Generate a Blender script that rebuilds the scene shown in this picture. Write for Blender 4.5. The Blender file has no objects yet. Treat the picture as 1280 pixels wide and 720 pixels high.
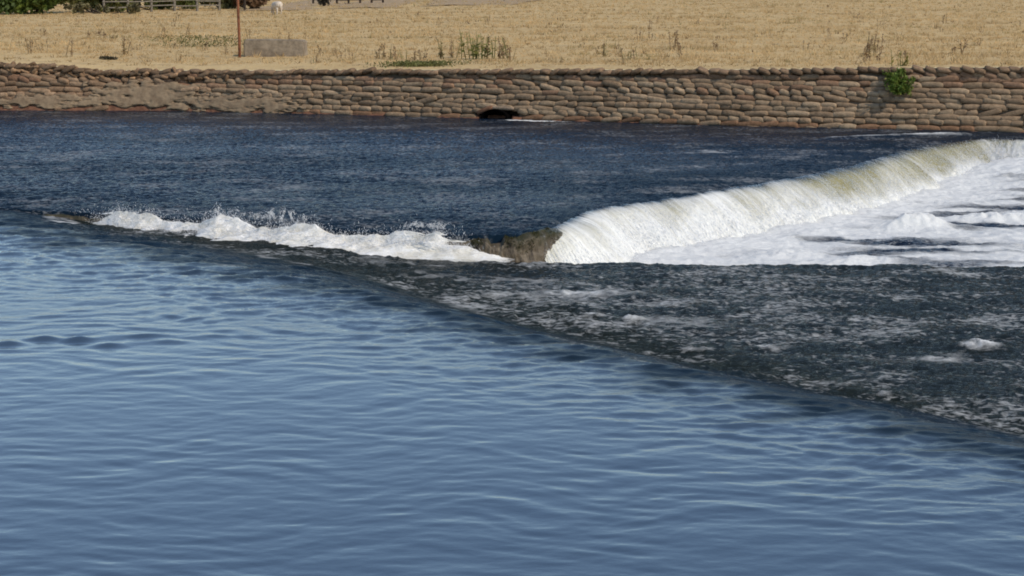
import bpy, bmesh, math, random
import numpy as np
from mathutils import Vector, Matrix

random.seed(7)
RNG = np.random.default_rng(11)
SC = bpy.context.scene
COL = SC.collection

# ------------------------------------------------------------------ helpers
def tag(o, label=None, cat=None, group=None, kind=None):
    if label: o['label'] = label
    if cat: o['category'] = cat
    if group: o['group'] = group
    if kind: o['kind'] = kind
    return o

def link(name, me, mat=None, parent=None, loc=None):
    o = bpy.data.objects.new(name, me)
    COL.objects.link(o)
    if mat is not None: me.materials.append(mat)
    if parent is not None: o.parent = parent
    if loc is not None: o.location = loc
    return o

def empty(name, loc=(0, 0, 0), rz=0.0):
    o = bpy.data.objects.new(name, None)
    o.empty_display_size = .1
    o.location = loc; o.rotation_euler = (0, 0, rz)
    COL.objects.link(o)
    return o

def mesh_np(name, V, F, smooth=True, attrs=None):
    """V (n,3), F (m,k) with k = 3 or 4."""
    V = np.asarray(V, dtype=np.float32); F = np.asarray(F, dtype=np.int32)
    k = F.shape[1]
    me = bpy.data.meshes.new(name)
    me.vertices.add(len(V)); me.vertices.foreach_set('co', V.ravel())
    me.loops.add(F.size); me.loops.foreach_set('vertex_index', F.ravel())
    me.polygons.add(len(F))
    me.polygons.foreach_set('loop_start', np.arange(0, F.size, k, dtype=np.int32))
    me.polygons.foreach_set('loop_total', np.full(len(F), k, dtype=np.int32))
    me.polygons.foreach_set('use_smooth', np.full(len(F), smooth, dtype=bool))
    me.update(calc_edges=True)
    for nm, c in (attrs or {}).items():
        a = me.attributes.new(nm, 'FLOAT_COLOR', 'POINT')
        c = np.asarray(c, dtype=np.float32)
        if c.shape[1] == 3: c = np.concatenate([c, np.ones((len(c), 1), np.float32)], 1)
        a.data.foreach_set('color', c.ravel())
    me.validate()
    return me

def grid_faces(nr, nc):
    i = np.arange(nr * nc).reshape(nr, nc)
    return np.stack([i[:-1, :-1], i[:-1, 1:], i[1:, 1:], i[1:, :-1]], -1).reshape(-1, 4)

_P = np.random.default_rng(3).permutation(512)
_G = np.random.default_rng(4).uniform(0, 2 * np.pi, 512)
_GX, _GY = np.cos(_G), np.sin(_G)
def perlin(x, y, seed=0):
    x = np.asarray(x, float) + seed * 17.31; y = np.asarray(y, float) + seed * 9.77
    xi = np.floor(x).astype(np.int64); yi = np.floor(y).astype(np.int64)
    xf = x - xi; yf = y - yi
    u = xf * xf * xf * (xf * (xf * 6 - 15) + 10); v = yf * yf * yf * (yf * (yf * 6 - 15) + 10)
    def g(ix, iy, fx, fy):
        h = _P[(_P[ix & 511] + iy) & 511]
        return _GX[h] * fx + _GY[h] * fy
    a = g(xi, yi, xf, yf); b = g(xi + 1, yi, xf - 1, yf)
    c = g(xi, yi + 1, xf, yf - 1); d = g(xi + 1, yi + 1, xf - 1, yf - 1)
    return ((a + (b - a) * u) * (1 - v) + (c + (d - c) * u) * v) * 1.4
def fbm(x, y, n=4, seed=0, gain=.5):
    s = 0; a = 1.; t = 0
    for k in range(n):
        s = s + a * perlin(x * 2 ** k, y * 2 ** k, seed + k * 3); t += a; a *= gain
    return s / t * 1.4
def ridge(x, y, n=3, seed=0, gain=.55):
    s = 0; a = 1.; t = 0
    for k in range(n):
        s = s + a * (1 - 2 * np.abs(perlin(x * 2 ** k, y * 2 ** k, seed + k * 5))); t += a; a *= gain
    return s / t
def sstep(a, b, x):
    t = np.clip((np.asarray(x, float) - a) / (b - a), 0, 1)
    return t * t * (3 - 2 * t)
def gauss(x, y, cx, cy, rx, ry):
    return np.exp(-((x - cx) / rx) ** 2 - ((y - cy) / ry) ** 2)

# ------------------------------------------------------------------ node helpers
class NT:
    def __init__(self, name):
        self.m = bpy.data.materials.new(name); self.m.use_nodes = True
        self.t = self.m.node_tree; self.t.nodes.clear()
        self.out = self.n('ShaderNodeOutputMaterial')
    def n(self, typ, **kw):
        nd = self.t.nodes.new(typ)
        for k, v in kw.items(): setattr(nd, k, v)
        return nd
    def l(self, a, b): self.t.links.new(a, b)
    def val(self, sock, v):
        if hasattr(v, 'is_output'): self.l(v, sock)
        else: sock.default_value = v
    def math(self, op, a, b=0.0, c=None, clamp=False):
        nd = self.n('ShaderNodeMath', operation=op, use_clamp=clamp)
        self.val(nd.inputs[0], a); self.val(nd.inputs[1], b)
        if c is not None: self.val(nd.inputs[2], c)
        return nd.outputs[0]
    def mix(self, f, a, b):
        nd = self.n('ShaderNodeMix', data_type='RGBA')
        self.val(nd.inputs[0], f)
        self.val(nd.inputs[6], a if hasattr(a, 'is_output') else (*a, 1)[:4])
        self.val(nd.inputs[7], b if hasattr(b, 'is_output') else (*b, 1)[:4])
        return nd.outputs[2]
    def rng(self, v, a, b, c=0., d=1., smooth=False):
        nd = self.n('ShaderNodeMapRange')
        if smooth: nd.interpolation_type = 'SMOOTHSTEP'
        self.val(nd.inputs[0], v)
        for i, q in enumerate((a, b, c, d)): self.val(nd.inputs[i + 1], q)
        return nd.outputs[0]
    def pos(self): return self.n('ShaderNodeTexCoord').outputs['Object']
    def attr(self, name):
        nd = self.n('ShaderNodeAttribute'); nd.attribute_name = name
        return nd
    def sep(self, v):
        nd = self.n('ShaderNodeSeparateXYZ'); self.l(v, nd.inputs[0]); return nd.outputs
    def map(self, v, scale=(1, 1, 1), rot=(0, 0, 0)):
        nd = self.n('ShaderNodeMapping')
        self.l(v, nd.inputs[0]); nd.inputs['Scale'].default_value = scale
        nd.inputs['Rotation'].default_value = rot
        return nd.outputs[0]
    def noise(self, v, scale, detail=4, rough=.55, dist=0.):
        nd = self.n('ShaderNodeTexNoise')
        self.l(v, nd.inputs['Vector'])
        nd.inputs['Scale'].default_value = scale; nd.inputs['Detail'].default_value = detail
        nd.inputs['Roughness'].default_value = rough; nd.inputs['Distortion'].default_value = dist
        return nd.outputs[0]
    def bump(self, h, strength=1., dist=.02, normal=None):
        nd = self.n('ShaderNodeBump')
        self.val(nd.inputs['Strength'], strength); self.val(nd.inputs['Distance'], dist)
        self.l(h, nd.inputs['Height'])
        if normal is not None: self.l(normal, nd.inputs['Normal'])
        return nd.outputs[0]
    def bsdf(self, color, rough=.8, normal=None, ior=1.45, spec=.5, **kw):
        b = self.n('ShaderNodeBsdfPrincipled')
        self.val(b.inputs['Base Color'], color if hasattr(color, 'is_output') else (*color, 1)[:4])
        self.val(b.inputs['Roughness'], rough); b.inputs['IOR'].default_value = ior
        self.val(b.inputs['Specular IOR Level'], spec)
        if normal is not None: self.l(normal, b.inputs['Normal'])
        return b.outputs[0]
    def done(self, s):
        self.l(s, self.out.inputs['Surface']); return self.m

# ------------------------------------------------------------------ materials
def mat_water():
    w = NT('river water')
    p = w.pos(); a = w.attr('wcol'); s = w.sep(a.outputs['Color'])
    foam, chop, murk = s[0], s[1], s[2]
    fine = w.noise(w.map(p, (1, 1.5, 1), (0, 0, .3)), 14, 4, .6)
    tiny = w.noise(w.map(p, (1, 1.6, 1), (0, 0, -.4)), 42, 3, .6)
    h = w.math('ADD', fine, w.math('MULTIPLY', tiny, .35))
    nrm = w.bump(h, chop, .035)
    fa = w.noise(w.map(p, (1, 1.6, 1), (0, 0, .3)), 9, 7, .72, .7)
    fb = w.noise(w.map(p, (1, 1.8, 1), (0, 0, .3)), 32, 5, .7, .4)
    fn = w.math('ADD', w.math('MULTIPLY', fa, .62), w.math('MULTIPLY', fb, .38))
    k = w.math('SUBTRACT', w.math('ADD', w.math('MULTIPLY', foam, 1.5), fn), 1.0)
    rough_w = w.rng(chop, .2, .45)
    deep = w.mix(rough_w, (.032, .054, .080), (.003, .010, .030))
    deep = w.mix(murk, deep, (.011, .014, .009))
    water = w.n('ShaderNodeBsdfPrincipled')
    w.l(deep, water.inputs['Base Color']); water.inputs['Roughness'].default_value = .05
    w.l(w.rng(w.math('MAXIMUM', w.math('MULTIPLY', chop, 1.6), murk), .2, .6, 2.4, 1.25), water.inputs['IOR']); w.l(nrm, water.inputs['Normal'])
    dk = w.n('ShaderNodeBsdfDiffuse'); w.l(w.mix(a.outputs['Alpha'], w.mix(fine, (.002, .010, .022), (.005, .021, .045)), w.mix(fine, (.006, .009, .008), (.020, .025, .022))), dk.inputs[0])
    dm = w.n('ShaderNodeMixShader'); w.l(w.math('MULTIPLY', murk, .8), dm.inputs[0])  # mixes in a painted dark that stands in for weak reflections
    w.l(water.outputs[0], dm.inputs[1]); w.l(dk.outputs[0], dm.inputs[2]); water = dm.outputs[0]
    fl = w.noise(w.map(p, (1, 1.3, 1), (0, 0, .25)), 8, 3, .62, .5)
    fz = w.noise(w.map(p, (.6, 1, 1)), .9, 3, .6)
    flk = w.math('MULTIPLY', w.rng(w.math('ADD', fl, w.math('MULTIPLY', w.math('SUBTRACT', fz, .5), 1.0)), .54, .80), w.math('MULTIPLY', w.rng(chop, .3, .45, 0, .5), w.rng(a.outputs['Alpha'], 0, 1, .42, 1)))  # pale flecks: broken foam on the apron, painted sky glints on the far channel
    fac = w.math('MULTIPLY', w.rng(k, -.02, .55, 0, 1), w.rng(foam, .25, .9, .75, 1.0))
    fac = w.math('MAXIMUM', fac, flk)
    fcol = w.mix(w.noise(p, 22, 4), (.62, .63, .62), (.86, .85, .81))
    fm = w.bsdf(fcol, .75, w.bump(fn, .6, .05), 1.33, .3)
    mx = w.n('ShaderNodeMixShader')
    w.l(fac, mx.inputs[0]); w.l(water, mx.inputs[1]); w.l(fm, mx.inputs[2])
    return w.done(mx.outputs[0])

def mat_fall():
    w = NT('falling water')
    a = w.attr('wcol'); s = w.sep(a.outputs['Color'])
    f = w.attr('flow').outputs['Vector']
    st = w.noise(w.map(f, (9, 1.1, 1)), 1, 6, .68, .6)
    st2 = w.noise(w.map(f, (48, 5, 1)), 1, 4, .6, .4)
    lp = w.noise(w.map(f, (1.3, .8, 1)), 1, 3, .5)
    stk = w.math('ADD', w.math('MULTIPLY', st, .78), w.math('MULTIPLY', st2, .22))
    k = w.math('ADD', w.math('MULTIPLY', s[0], 1.2), w.math('MULTIPLY', w.math('SUBTRACT', stk, .5), 2.0))
    k = w.math('ADD', k, w.math('MULTIPLY', w.math('SUBTRACT', lp, .5), 1.3))
    fac = w.rng(k, .05, 1.15, 0, 1)
    olive = w.mix(s[2], (.015, .025, .03), (.30, .27, .14))
    nrm = w.bump(stk, .22, .04)
    clear = w.bsdf(olive, .12, nrm, 1.33, .5)
    wh = w.mix(stk, (.70, .69, .63), (.87, .87, .84))
    foam = w.bsdf(wh, .7, nrm, 1.33, .3)
    mx = w.n('ShaderNodeMixShader')
    w.l(fac, mx.inputs[0]); w.l(clear, mx.inputs[1]); w.l(foam, mx.inputs[2])
    return w.done(mx.outputs[0])

def mat_foam():
    w = NT('white water foam')
    p = w.pos(); a = w.sep(w.attr('wcol').outputs['Color'])
    n1 = w.noise(w.map(p, (1, 1.6, 1.6)), 3.5, 6, .6, .4); n2 = w.noise(w.map(p, (1, 2, 2)), 26, 6, .7)
    c = w.mix(w.rng(w.math('ADD', w.math('MULTIPLY', n1, .6), w.math('MULTIPLY', n2, .4)), .36, .6, 0, 1), (.60, .56, .46), (.87, .86, .83))
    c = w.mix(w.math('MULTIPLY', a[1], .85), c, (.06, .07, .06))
    nrm = w.bump(w.math('ADD', n1, w.math('MULTIPLY', n2, .3)), .7, .06)
    b = w.bsdf(c, .7, nrm, 1.33, .3)
    n3 = w.noise(w.map(p, (1, 1, 1.3)), 12, 6, .7, .8)
    al = w.rng(w.math('ADD', n3, w.math('MULTIPLY', w.math('SUBTRACT', a[2], .5), 1.2)), .38, .66)
    tr = w.n('ShaderNodeBsdfTransparent'); mx = w.n('ShaderNodeMixShader')
    w.l(al, mx.inputs[0]); w.l(tr.outputs[0], mx.inputs[1]); w.l(b, mx.inputs[2])
    return w.done(mx.outputs[0])

def mat_attr(name, rough=.9, bscale=0, bstr=.4, bdist=.01, var=.25, vscale=20, spec=.3, trans=0.):
    w = NT(name)
    p = w.pos(); c = w.attr('col').outputs['Color']
    n = w.noise(p, vscale, 6, .6)
    mul = w.n('ShaderNodeMix', data_type='RGBA', blend_type='MULTIPLY'); mul.inputs[0].default_value = 1
    w.l(c, mul.inputs[6])
    g = w.rng(n, .25, .75, 1 - var, 1 + var)
    cb = w.n('ShaderNodeCombineXYZ'); [w.l(g, cb.inputs[i]) for i in range(3)]
    w.l(cb.outputs[0], mul.inputs[7])
    nrm = w.bump(w.noise(p, bscale, 5, .6), bstr, bdist) if bscale else None
    b = w.bsdf(mul.outputs[2], rough, nrm, 1.45, spec)
    if trans:
        t = w.n('ShaderNodeBsdfTranslucent'); w.l(mul.outputs[2], t.inputs[0])
        mx = w.n('ShaderNodeMixShader'); mx.inputs[0].default_value = trans
        w.l(b, mx.inputs[1]); w.l(t.outputs[0], mx.inputs[2]); b = mx.outputs[0]
    return w.done(b)

def mat_field():
    w = NT('dry field')
    p = w.pos(); yy = w.sep(p)[1]
    n1 = w.noise(w.map(p, (.6, 1.0, 1)), .35, 5, .6, .4)
    n2 = w.noise(w.map(p, (1, .25, 1)), 6, 5, .65)
    n3 = w.noise(w.map(p, (.5, 1.2, 1)), 1.3, 4, .6)
    c = w.mix(w.rng(n1, .35, .65), (.50, .345, .160), (.60, .43, .21))
    c = w.mix(w.rng(n3, .52, .70, 0, .6), c, (.32, .225, .125))
    c = w.mix(w.rng(n2, .45, .75, 0, .5), c, (.60, .46, .26))
    b = w.bsdf(c, .95, w.bump(n2, .6, .08), 1.4, .1)
    return w.done(b)

def mat_simple(name, c1, c2, scale=8, rough=.9, bstr=.4, bdist=.01, lo=.35, hi=.65, spec=.3):
    w = NT(name); p = w.pos()
    n = w.noise(p, scale, 7, .65)
    return w.done(w.bsdf(w.mix(w.rng(n, lo, hi), c1, c2), rough, w.bump(n, bstr, bdist), 1.45, spec))

M_WATER = mat_water(); M_FALL = mat_fall(); M_FOAM = mat_foam()
M_BAG = mat_attr('concrete bag', .95, 34, .8, .02, .4, 10, .1)
M_FIELD = mat_field()
M_GRASS = mat_attr('dry grass blades', .8, var=.2, vscale=3, spec=.1, trans=.55)
M_LEAF = mat_attr('leaves', .6, var=.3, vscale=9, spec=.3, trans=.3)
M_MORTAR = mat_simple('dark mortar', (.10, .075, .053), (.17, .13, .09), 9)
M_PATCH = mat_simple('smoothed concrete', (.19, .13, .08), (.31, .225, .14), 5, .95, .4, .02)
M_FOOT = mat_simple('red brown stained footing', (.10, .045, .026), (.24, .115, .065), 6, .8, .6, .03)
M_BLOCK = mat_simple('weathered grey concrete', (.19, .15, .105), (.35, .28, .20), 5, .95, .7, .02)
M_RUST = mat_simple('rusty steel', (.10, .035, .018), (.30, .115, .055), 5, .85, .3, .005)
M_HOLE = mat_simple('pipe in painted shade', (.002, .002, .002), (.005, .004, .004), 9, 1.0, spec=0.)  # near-black colour stands in for the shade inside the pipe
M_WOOD = mat_simple('grey weathered timber', (.13, .11, .085), (.22, .19, .15), 6)
M_DARKWOOD = mat_simple('dark wood', (.03, .022, .016), (.07, .05, .035), 6)
M_WOOL = mat_simple('pale wool', (.50, .40, .30), (.72, .64, .54), 9, .95, .6, .02)
M_FACE = mat_simple('grey sheep face', (.20, .16, .13), (.32, .27, .23), 14, .9)
M_DROP = mat_simple('white spray', (.8, .8, .8), (.92, .92, .92), 5, .4, .0)
M_ROCK = mat_simple('wet dark rock', (.02, .018, .015), (.05, .043, .035), 8, .4, .8, .03)

def mat_weir():
    w = NT('mossy wet concrete')
    p = w.pos(); z = w.sep(p)[2]
    n = w.noise(w.map(p, (1, 1, .25)), 7, 7, .75); n2 = w.noise(p, 5, 5, .6)
    c = w.mix(w.rng(n, .36, .64), (.04, .027, .016), (.21, .165, .11))
    k = w.math('ADD', w.math('MULTIPLY', w.math('ADD', z, .23), 4.5), w.math('MULTIPLY', w.math('SUBTRACT', n2, .5), 2.4), clamp=True)
    c = w.mix(k, c, (.035, .034, .011))
    return w.done(w.bsdf(c, .35, w.bump(n, .9, .04), 1.4, .4))
M_WEIR = mat_weir()

# ------------------------------------------------------------------ plan of the weir (metres; upstream level z = 0)
AX = np.array([-34, -14, -9.3, -7.73, -5.2, -2.75, -1.03, 0.25, 0.75, 1.1, 1.43, 2.35, 3.16, 4.02, 4.9, 6.12, 7.26, 8.1, 9.41, 10.74, 11.5, 12.1, 12.6, 13.4, 15.5, 19, 34])
AY = np.array([33, 31.6, 31.0, 30.7, 29.6, 28.4, 27.9, 27.95, 28.9, 30.2, 31.1, 32.03, 32.84, 33.82, 34.9, 36.35, 37.91, 39.4, 41.7, 43.35, 44.2, 44.5, 44.4, 43.9, 43.2, 42.4, 40])
_xs = np.linspace(-34, 34, 3401)
_ys = np.interp(_xs, AX, AY)
_k = np.exp(-np.linspace(-2, 2, 41) ** 2); _k /= _k.sum()
_ys = np.convolve(np.pad(_ys, 20, mode='edge'), _k, 'valid')
def yA(x): return np.interp(x, _xs, _ys)
def yAd(x): return (yA(x + .02) - yA(x - .02)) / .04
CX = np.array([-34, -14, -9.03, -6.96, -5.43, -3.96, -2.29, 0.0, 1.91, 3.48, 4.51, 8, 14, 34])
CY = np.array([36, 32.5, 30.78, 28.08, 26.82, 25.4, 23.8, 20.85, 18.55, 16.95, 15.8, 11.9, 5.6, -15])
_yc = np.convolve(np.pad(np.interp(_xs, CX, CY), 40, mode='edge'), np.ones(81) / 81, 'valid')
def yC(x): return np.interp(x, _xs, _yc)
ZP = -0.84
def yB(x):
    x = np.asarray(x, float)
    b = 27.3 + .05 * perlin(x * 1.5, x * 0 + .5, 3) + .03 * perlin(x * 6, x * 0 + .5, 4)
    w = sstep(-3.6, -2.2, x)
    return yA(x) * (1 - w) + b * w
STEP = lambda x: sstep(-10.6, -7.2, x)

# ripple spectrum for the smooth pool
_r = np.random.default_rng(21)
WAVES = []
for i in range(54):
    lam = .10 * (.85 / .10) ** (_r.random() ** 1.15)
    ang = math.radians(90 + _r.choice([-26, 0, 22]) + _r.normal(0, 15))
    WAVES.append((2 * math.pi / lam * math.cos(ang), 2 * math.pi / lam * math.sin(ang), _r.uniform(0, 6.28), lam))
def pool_waves(x, y):
    z = 0
    wx = x + .5 * perlin(x * .6, y * .6, 40); wy = y + .38 * perlin(x * .7, y * .7, 41)
    for kx, ky, ph, lam in WAVES:
        z = z + np.sin(kx * wx + ky * wy + ph) * lam * (.0019 if lam < .4 else .0016)
    return z
def chop_waves(x, y, rot=.5):
    c, s = math.cos(rot * .35), math.sin(rot * .35)
    u, v = x * c + y * s, -x * s + y * c
    u = u + .12 * perlin(u * 2, v * 2, 61)
    return (.016 * ridge(u * 1.2, v * 2.0, 2, 50) + .018 * ridge(u * 3.4, v * 5.0, 2, 52) + .010 * ridge(u * 8, v * 12, 2, 55))

HUMPS = [(5.7, 21.0, .30, .20, .08, .46), (6.4, 16.45, .26, .16, .09, .5), (5.0, 20.3, .25, .14, .04, .25), (3.1, 20.9, .25, .15, .04, .3),
         (1.55, 22.6, .16, .12, .05, .34), (1.05, 22.9, .16, .12, .04, .3), (2.5, 19.2, .22, .14, .04, .28), (4.0, 18.4, .3, .15, .05, .26),
         (5.6, 17.2, .25, .15, .04, .28), (2.2, 20.7, .3, .14, .04, .25), (-.2, 24.4, .5, .2, .02, .26), (1.0, 24.6, .9, .25, .02, .26)]
def gl0(x): return .95 * (1 - sstep(.3, 3.2, x)) * sstep(-6, -4, x)
def near_z(x, y):
    d = (y - yC(x)) * .66
    st = STEP(x)
    up = np.clip(d, -20, 0); dn = np.clip(d, 0, 30)
    rt = sstep(-3.5, 0, x)
    dl = d + .10 * fbm(x * .5, y * .5, 2, 71) + .05 * perlin(x * 1.7, y * 1.7, 72)
    base = -(.21 + .14 * rt) * sstep(-.55, 1.5 - .3 * rt, dl) - .011 * dn
    base = base * st
    calm = 1 - sstep(-5.5, -.3, d) * .0
    rip = .64 + 1.5 * sstep(-3.5, -.4, d) * (.6 + .5 * fbm(x * .4, y * .6, 2, 73)) + .35 * sstep(-.1, .5, fbm(x * .28, y * .5, 2, 70)) + .5 * sstep(17, 22, y)
    rip = rip * (1 - .3 * sstep(14.5, 11.0, y)) * (1 - .5 * gauss(x, y, -3.0, 15.4, 3.6, 3.0))
    z1 = pool_waves(x, y) * rip
    z1 = z1 + .019 * sstep(-3.6, -.5, d) * (.55 + .9 * np.abs(fbm(x * .5, y * .8, 2, 82))) * fbm(x * 2.0 + y * .6, y * 4.2 + .5 * perlin(x, y, 83), 3, 81)
    fr = .42 + sstep(-4, -.5, d) * (1 - .6 * sstep(.2, .6, d)) + .6 * sstep(20, 24, y) * (1 - sstep(0, 1, d))
    z1 = z1 + fr * .0075 * fbm(x * 2.6 + y * .7, y * 7.0, 3, 80)
    gl = .95 * (1 - sstep(.3, 3.2, x)) * sstep(-6, -4, x)
    rough = sstep(-.3, .8, dl - gl + .3 * fbm(x * 1.2, y * 2, 2, 75)) * sstep(-10.8, -9.6, x)
    lft = sstep(-9.6, -11.5, x) * sstep(27, 31, y)
    rough = np.maximum(rough, lft)
    z2 = chop_waves(x, y, .6)
    z = base + z1 * (1 - .8 * rough) + (z2 * 1.15 + .035 * fbm(x * .9, y * 1.5, 2, 77)) * rough
    # little standing waves on the left
    for cx, cy, a, rx in ((-5.35, 19.75, .035, .16), (-4.95, 19.7, .04, .14), (-4.2, 19.9, .03, .2), (-4.55, 19.4, .025, .15), (-3.3, 19.9, .018, .3), (-5.7, 19.5, .03, .15), (-3.9, 19.6, .02, .2)):
        z = z + a * gauss(x, y, cx, cy, rx, .09) - .4 * a * gauss(x, y, cx, cy - .2, rx * 1.6, .12)
    foam = np.zeros_like(z)
    # pale broken water strung along the apron
    b1 = np.exp(-((d - 3.1 + .22 * x * 0) / 1.2) ** 2) * sstep(-4, -1.5, x) * (1 - sstep(2.5, 6, x))
    foam += .10 * b1
    foam += rough * (.10 + .2 * fbm(x * .7, y * 1.1, 3, 90)) * sstep(.9, 2.2, d)
    foam += rough * .14 * sstep(.25, .65, ridge(x * 1.8 + y * .5, y * 2.8, 2, 95)) * sstep(.8, 1.6, d) * (1 - .65 * sstep(3.2, 6.5, d))
    for cx, cy, rx, ry, h, f in HUMPS:
        g = gauss(x, y, cx, cy, rx, ry)
        z = z + h * g * (.8 + .5 * ridge(x * 7, y * 7, 2, 97)); foam += f * g * (1.1 + .9 * fbm(x * 6, y * 9, 3, 99))
    # thin foam thread low on the left and the pale band below the white water
    foam += (.30 + .3 * fbm(x * 1.5, y * 2, 2, 86)) * np.exp(-((d - .95 - .15 * perlin(x * .8, y * 0, 87)) / .16) ** 2) * sstep(-6.2, -5.2, x) * (1 - sstep(-2.6, -1.8, x)) * st
    foam += (.5 + .5 * perlin(x * 2.5, y * 3, 84)) * np.exp(-((d - .75) / .45) ** 2) * sstep(-11.5, -9.6, x) * (1 - sstep(-7.8, -6.8, x))
    chop = .05 + .10 * sstep(-4, -.5, d) + .45 * rough + .06 * sstep(16, 22, y)
    murk = sstep(-1.9, .4, dl + .75 * fbm(x * .9, y * 1.6, 3, 74)) * sstep(-10.8, -9.8, x)  # painted darkness over the lip and apron, replacing their bright grazing reflections
    murk = murk * (1 - .28 * sstep(.8, 2.2, dl - gl0(x)))
    return z, np.clip(foam, 0, 1), np.clip(chop, 0, 1), murk + 1j * sstep(.1, 1.3, d)

def far_z(x, y):
    e = y - yA(x)                       # distance upstream of the far crest
    st = STEP(x)
    wall = 1 - sstep(42, 48, y + .24 * x)
    amp = 1.0 + .5 * sstep(.38, -.3, fbm(x * .12, y * .25, 2, 33)) * 1.0
    amp = amp * (.6 + .4 * wall)
    z = chop_waves(x, y, .6) * amp - .06 * np.exp(-np.clip(e, 0, 50) / .6) * st
    foam = .60 * np.exp(-((e - .25) / .3) ** 2) * sstep(-8.6, -9.2, x) * sstep(-.1, .3, perlin(x * 2, x * 0, 36)) + .10 * sstep(.1, .6, fbm(x * .22, y * .5, 3, 35)) * wall + .22 * np.exp(-(e / 2.5) ** 2) * sstep(-4, 0, x)
    foam += .09 * sstep(.3, .75, ridge(x * 1.3 + y * .4, y * 2.3, 2, 37)) * wall
    # streak upstream of the right end of the fall, and the splash at the drain outlet
    t = np.interp(x, [7.2, 9, 11, 11.9], [43.4, 44.3, 45.0, 45.2])
    g = np.exp(-((y - t) / .22) ** 2) * sstep(7, 8, x) * (1 - sstep(11.4, 12, x))
    foam += (.40 + .3 * perlin(x * 2, y * 3, 34)) * g; z = z + .06 * g
    g = gauss(x, y, 4.6, 40.4, .9, .5); foam += (.36 + .3 * perlin(x * 2.2, y * 3, 31)) * g; z = z + .03 * g
    g = gauss(x, y, 4.0, 37.6, .3, .2); foam += .33 * g
    g = np.exp(-((y - (49.45 - .32 * (x + .2))) / .16) ** 2) * sstep(-.5, .1, x) * (1 - sstep(.6, 2.6, x)); foam += 1.0 * g
    chop = np.clip(.40 + .2 * wall, 0, 1) + x * 0
    murk = .34 + .2 * wall * sstep(-.3, .5, fbm(x * .1 + 5, y * .3, 2, 38)) + .25 * np.exp(-e / 4.) + .12 * sstep(0, .6, fbm(x * .15, y * .3, 2, 39))  # painted darkness that dulls the far channel's sky reflection
    return z, np.clip(foam, 0, 1), chop, np.clip(murk, 0, 1)

# --- sheet 1: the smooth pool and the apron up to its brink
NX = np.concatenate([np.linspace(-24, -12.05, 120), np.arange(-12, 11.5, .027), np.linspace(11.55, 20, 90)])
NR = 760
v = np.linspace(0, 1, NR)[:, None]
yend = yB(NX)[None, :]
Y0 = 4.0
YY = Y0 * (yend / Y0) ** v
XX = np.broadcast_to(NX[None, :], YY.shape)
Z, foam, chop, murk = near_z(XX, YY); apr = murk.imag; murk = murk.real
cut = (sstep(-3.4, -2.0, NX))[None, :]
sk = [(.05, -.06), (.12, -.25), (.2, -1.2)]
rows = [YY] + [yend + a * cut + .02 for a, b in sk]
zr = [Z] + [Z[-1:, :] + (b * cut if True else 0) - (1 - cut) * .25 * STEP(NX)[None, :] for a, b in sk]
YY2 = np.concatenate(rows); ZZ2 = np.concatenate(zr)
ext = lambda A: np.concatenate([A] + [A[-1:]] * 3)
XX2 = ext(XX); WC = np.stack([ext(foam), ext(chop), ext(murk), ext(apr)], -1).reshape(-1, 4)
V = np.stack([XX2, YY2, ZZ2], -1).reshape(-1, 3)
o = link('river_water', mesh_np('river_water', V, grid_faces(*XX2.shape), attrs={'wcol': WC}), M_WATER)
tag(o, 'smooth blue river water in front, sliding over the near weir lip into dark ripples', 'water', kind='structure')

# --- sheet 2: the far channel between the far crest and the sandbag wall
WX = np.array([-40, -24, -15.42, -10.6, -5, 0.0, 5.62, 13.3, 24, 40]); WY = np.array([56, 54.3, 53.1, 53.0, 51.5, 49.75, 47.75, 45.75, 43.2, 39.5])
_wy = np.convolve(np.pad(np.interp(_xs, WX, WY), 60, mode='edge'), np.ones(121) / 121, 'valid')
def yW(x): return np.interp(x, _xs, _wy)
FX = np.concatenate([np.linspace(-32, -17.1, 110), np.linspace(-17, -1.3, 420), np.arange(-1.27, 15, .03), np.linspace(15.05, 30, 120)])
NRF = 430
v = np.linspace(0, 1, NRF)[:, None] ** 1.15
ya = yA(FX)[None, :]; yw = np.maximum(yW(FX)[None, :] + .5, ya + .5)
YF = ya + (yw - ya) * v
XF = np.broadcast_to(FX[None, :], YF.shape)
ZF, foamF, chopF, refl_cutF = far_z(XF, YF)
pre = lambda A, v0=None: np.concatenate([A[:1] if v0 is None else v0, A])
XF2, YF2 = pre(XF), pre(YF, YF[:1] + .02); ZF2 = pre(ZF, ZF[:1] - .9)
V = np.stack([XF2, YF2, ZF2], -1).reshape(-1, 3)
WC = np.stack([pre(foamF), pre(chopF), pre(refl_cutF), pre(foamF) * 0], -1).reshape(-1, 4)
o = link('river_water', mesh_np('channel_water', V, grid_faces(*XF2.shape), attrs={'wcol': WC}), M_WATER)
tag(o, 'choppy dark blue water between the weir crest and the sandbag wall', 'water', kind='structure')
crest_z = ZF[0]

# --- the fall: continues the far channel's first row down to the plunge pool
i0 = np.searchsorted(FX, .30); i1 = np.searchsorted(FX, 17.5)
fx = FX[i0:i1]; zc = crest_z[i0:i1]; yc = yA(fx)
sl = np.convolve(np.pad(yAd(fx), 12, mode='edge'), np.ones(25) / 25, 'valid')
nx, ny = sl / np.sqrt(1 + sl ** 2), -1 / np.sqrt(1 + sl ** 2)
S = np.concatenate([[0], np.cumsum(np.hypot(np.diff(fx), np.diff(yc)))])
NT_ = 90
t = np.linspace(0, 1, NT_)[:, None]
reach = (.35 + .65 * sstep(0, 1.6, S)) * (1.0 + .13 * perlin(S * .6, S * 0 + .3, 5) + .09 * perlin(S * 1.9, S * 0 + .7, 6) - .25 * sstep(11.6, 12.6, fx))[None, :]
drop = (-ZP + .05) * (.10 * t + .90 * t ** 1.7) * (1 - .36 * sstep(8.5, 12, fx))[None, :]
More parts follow.
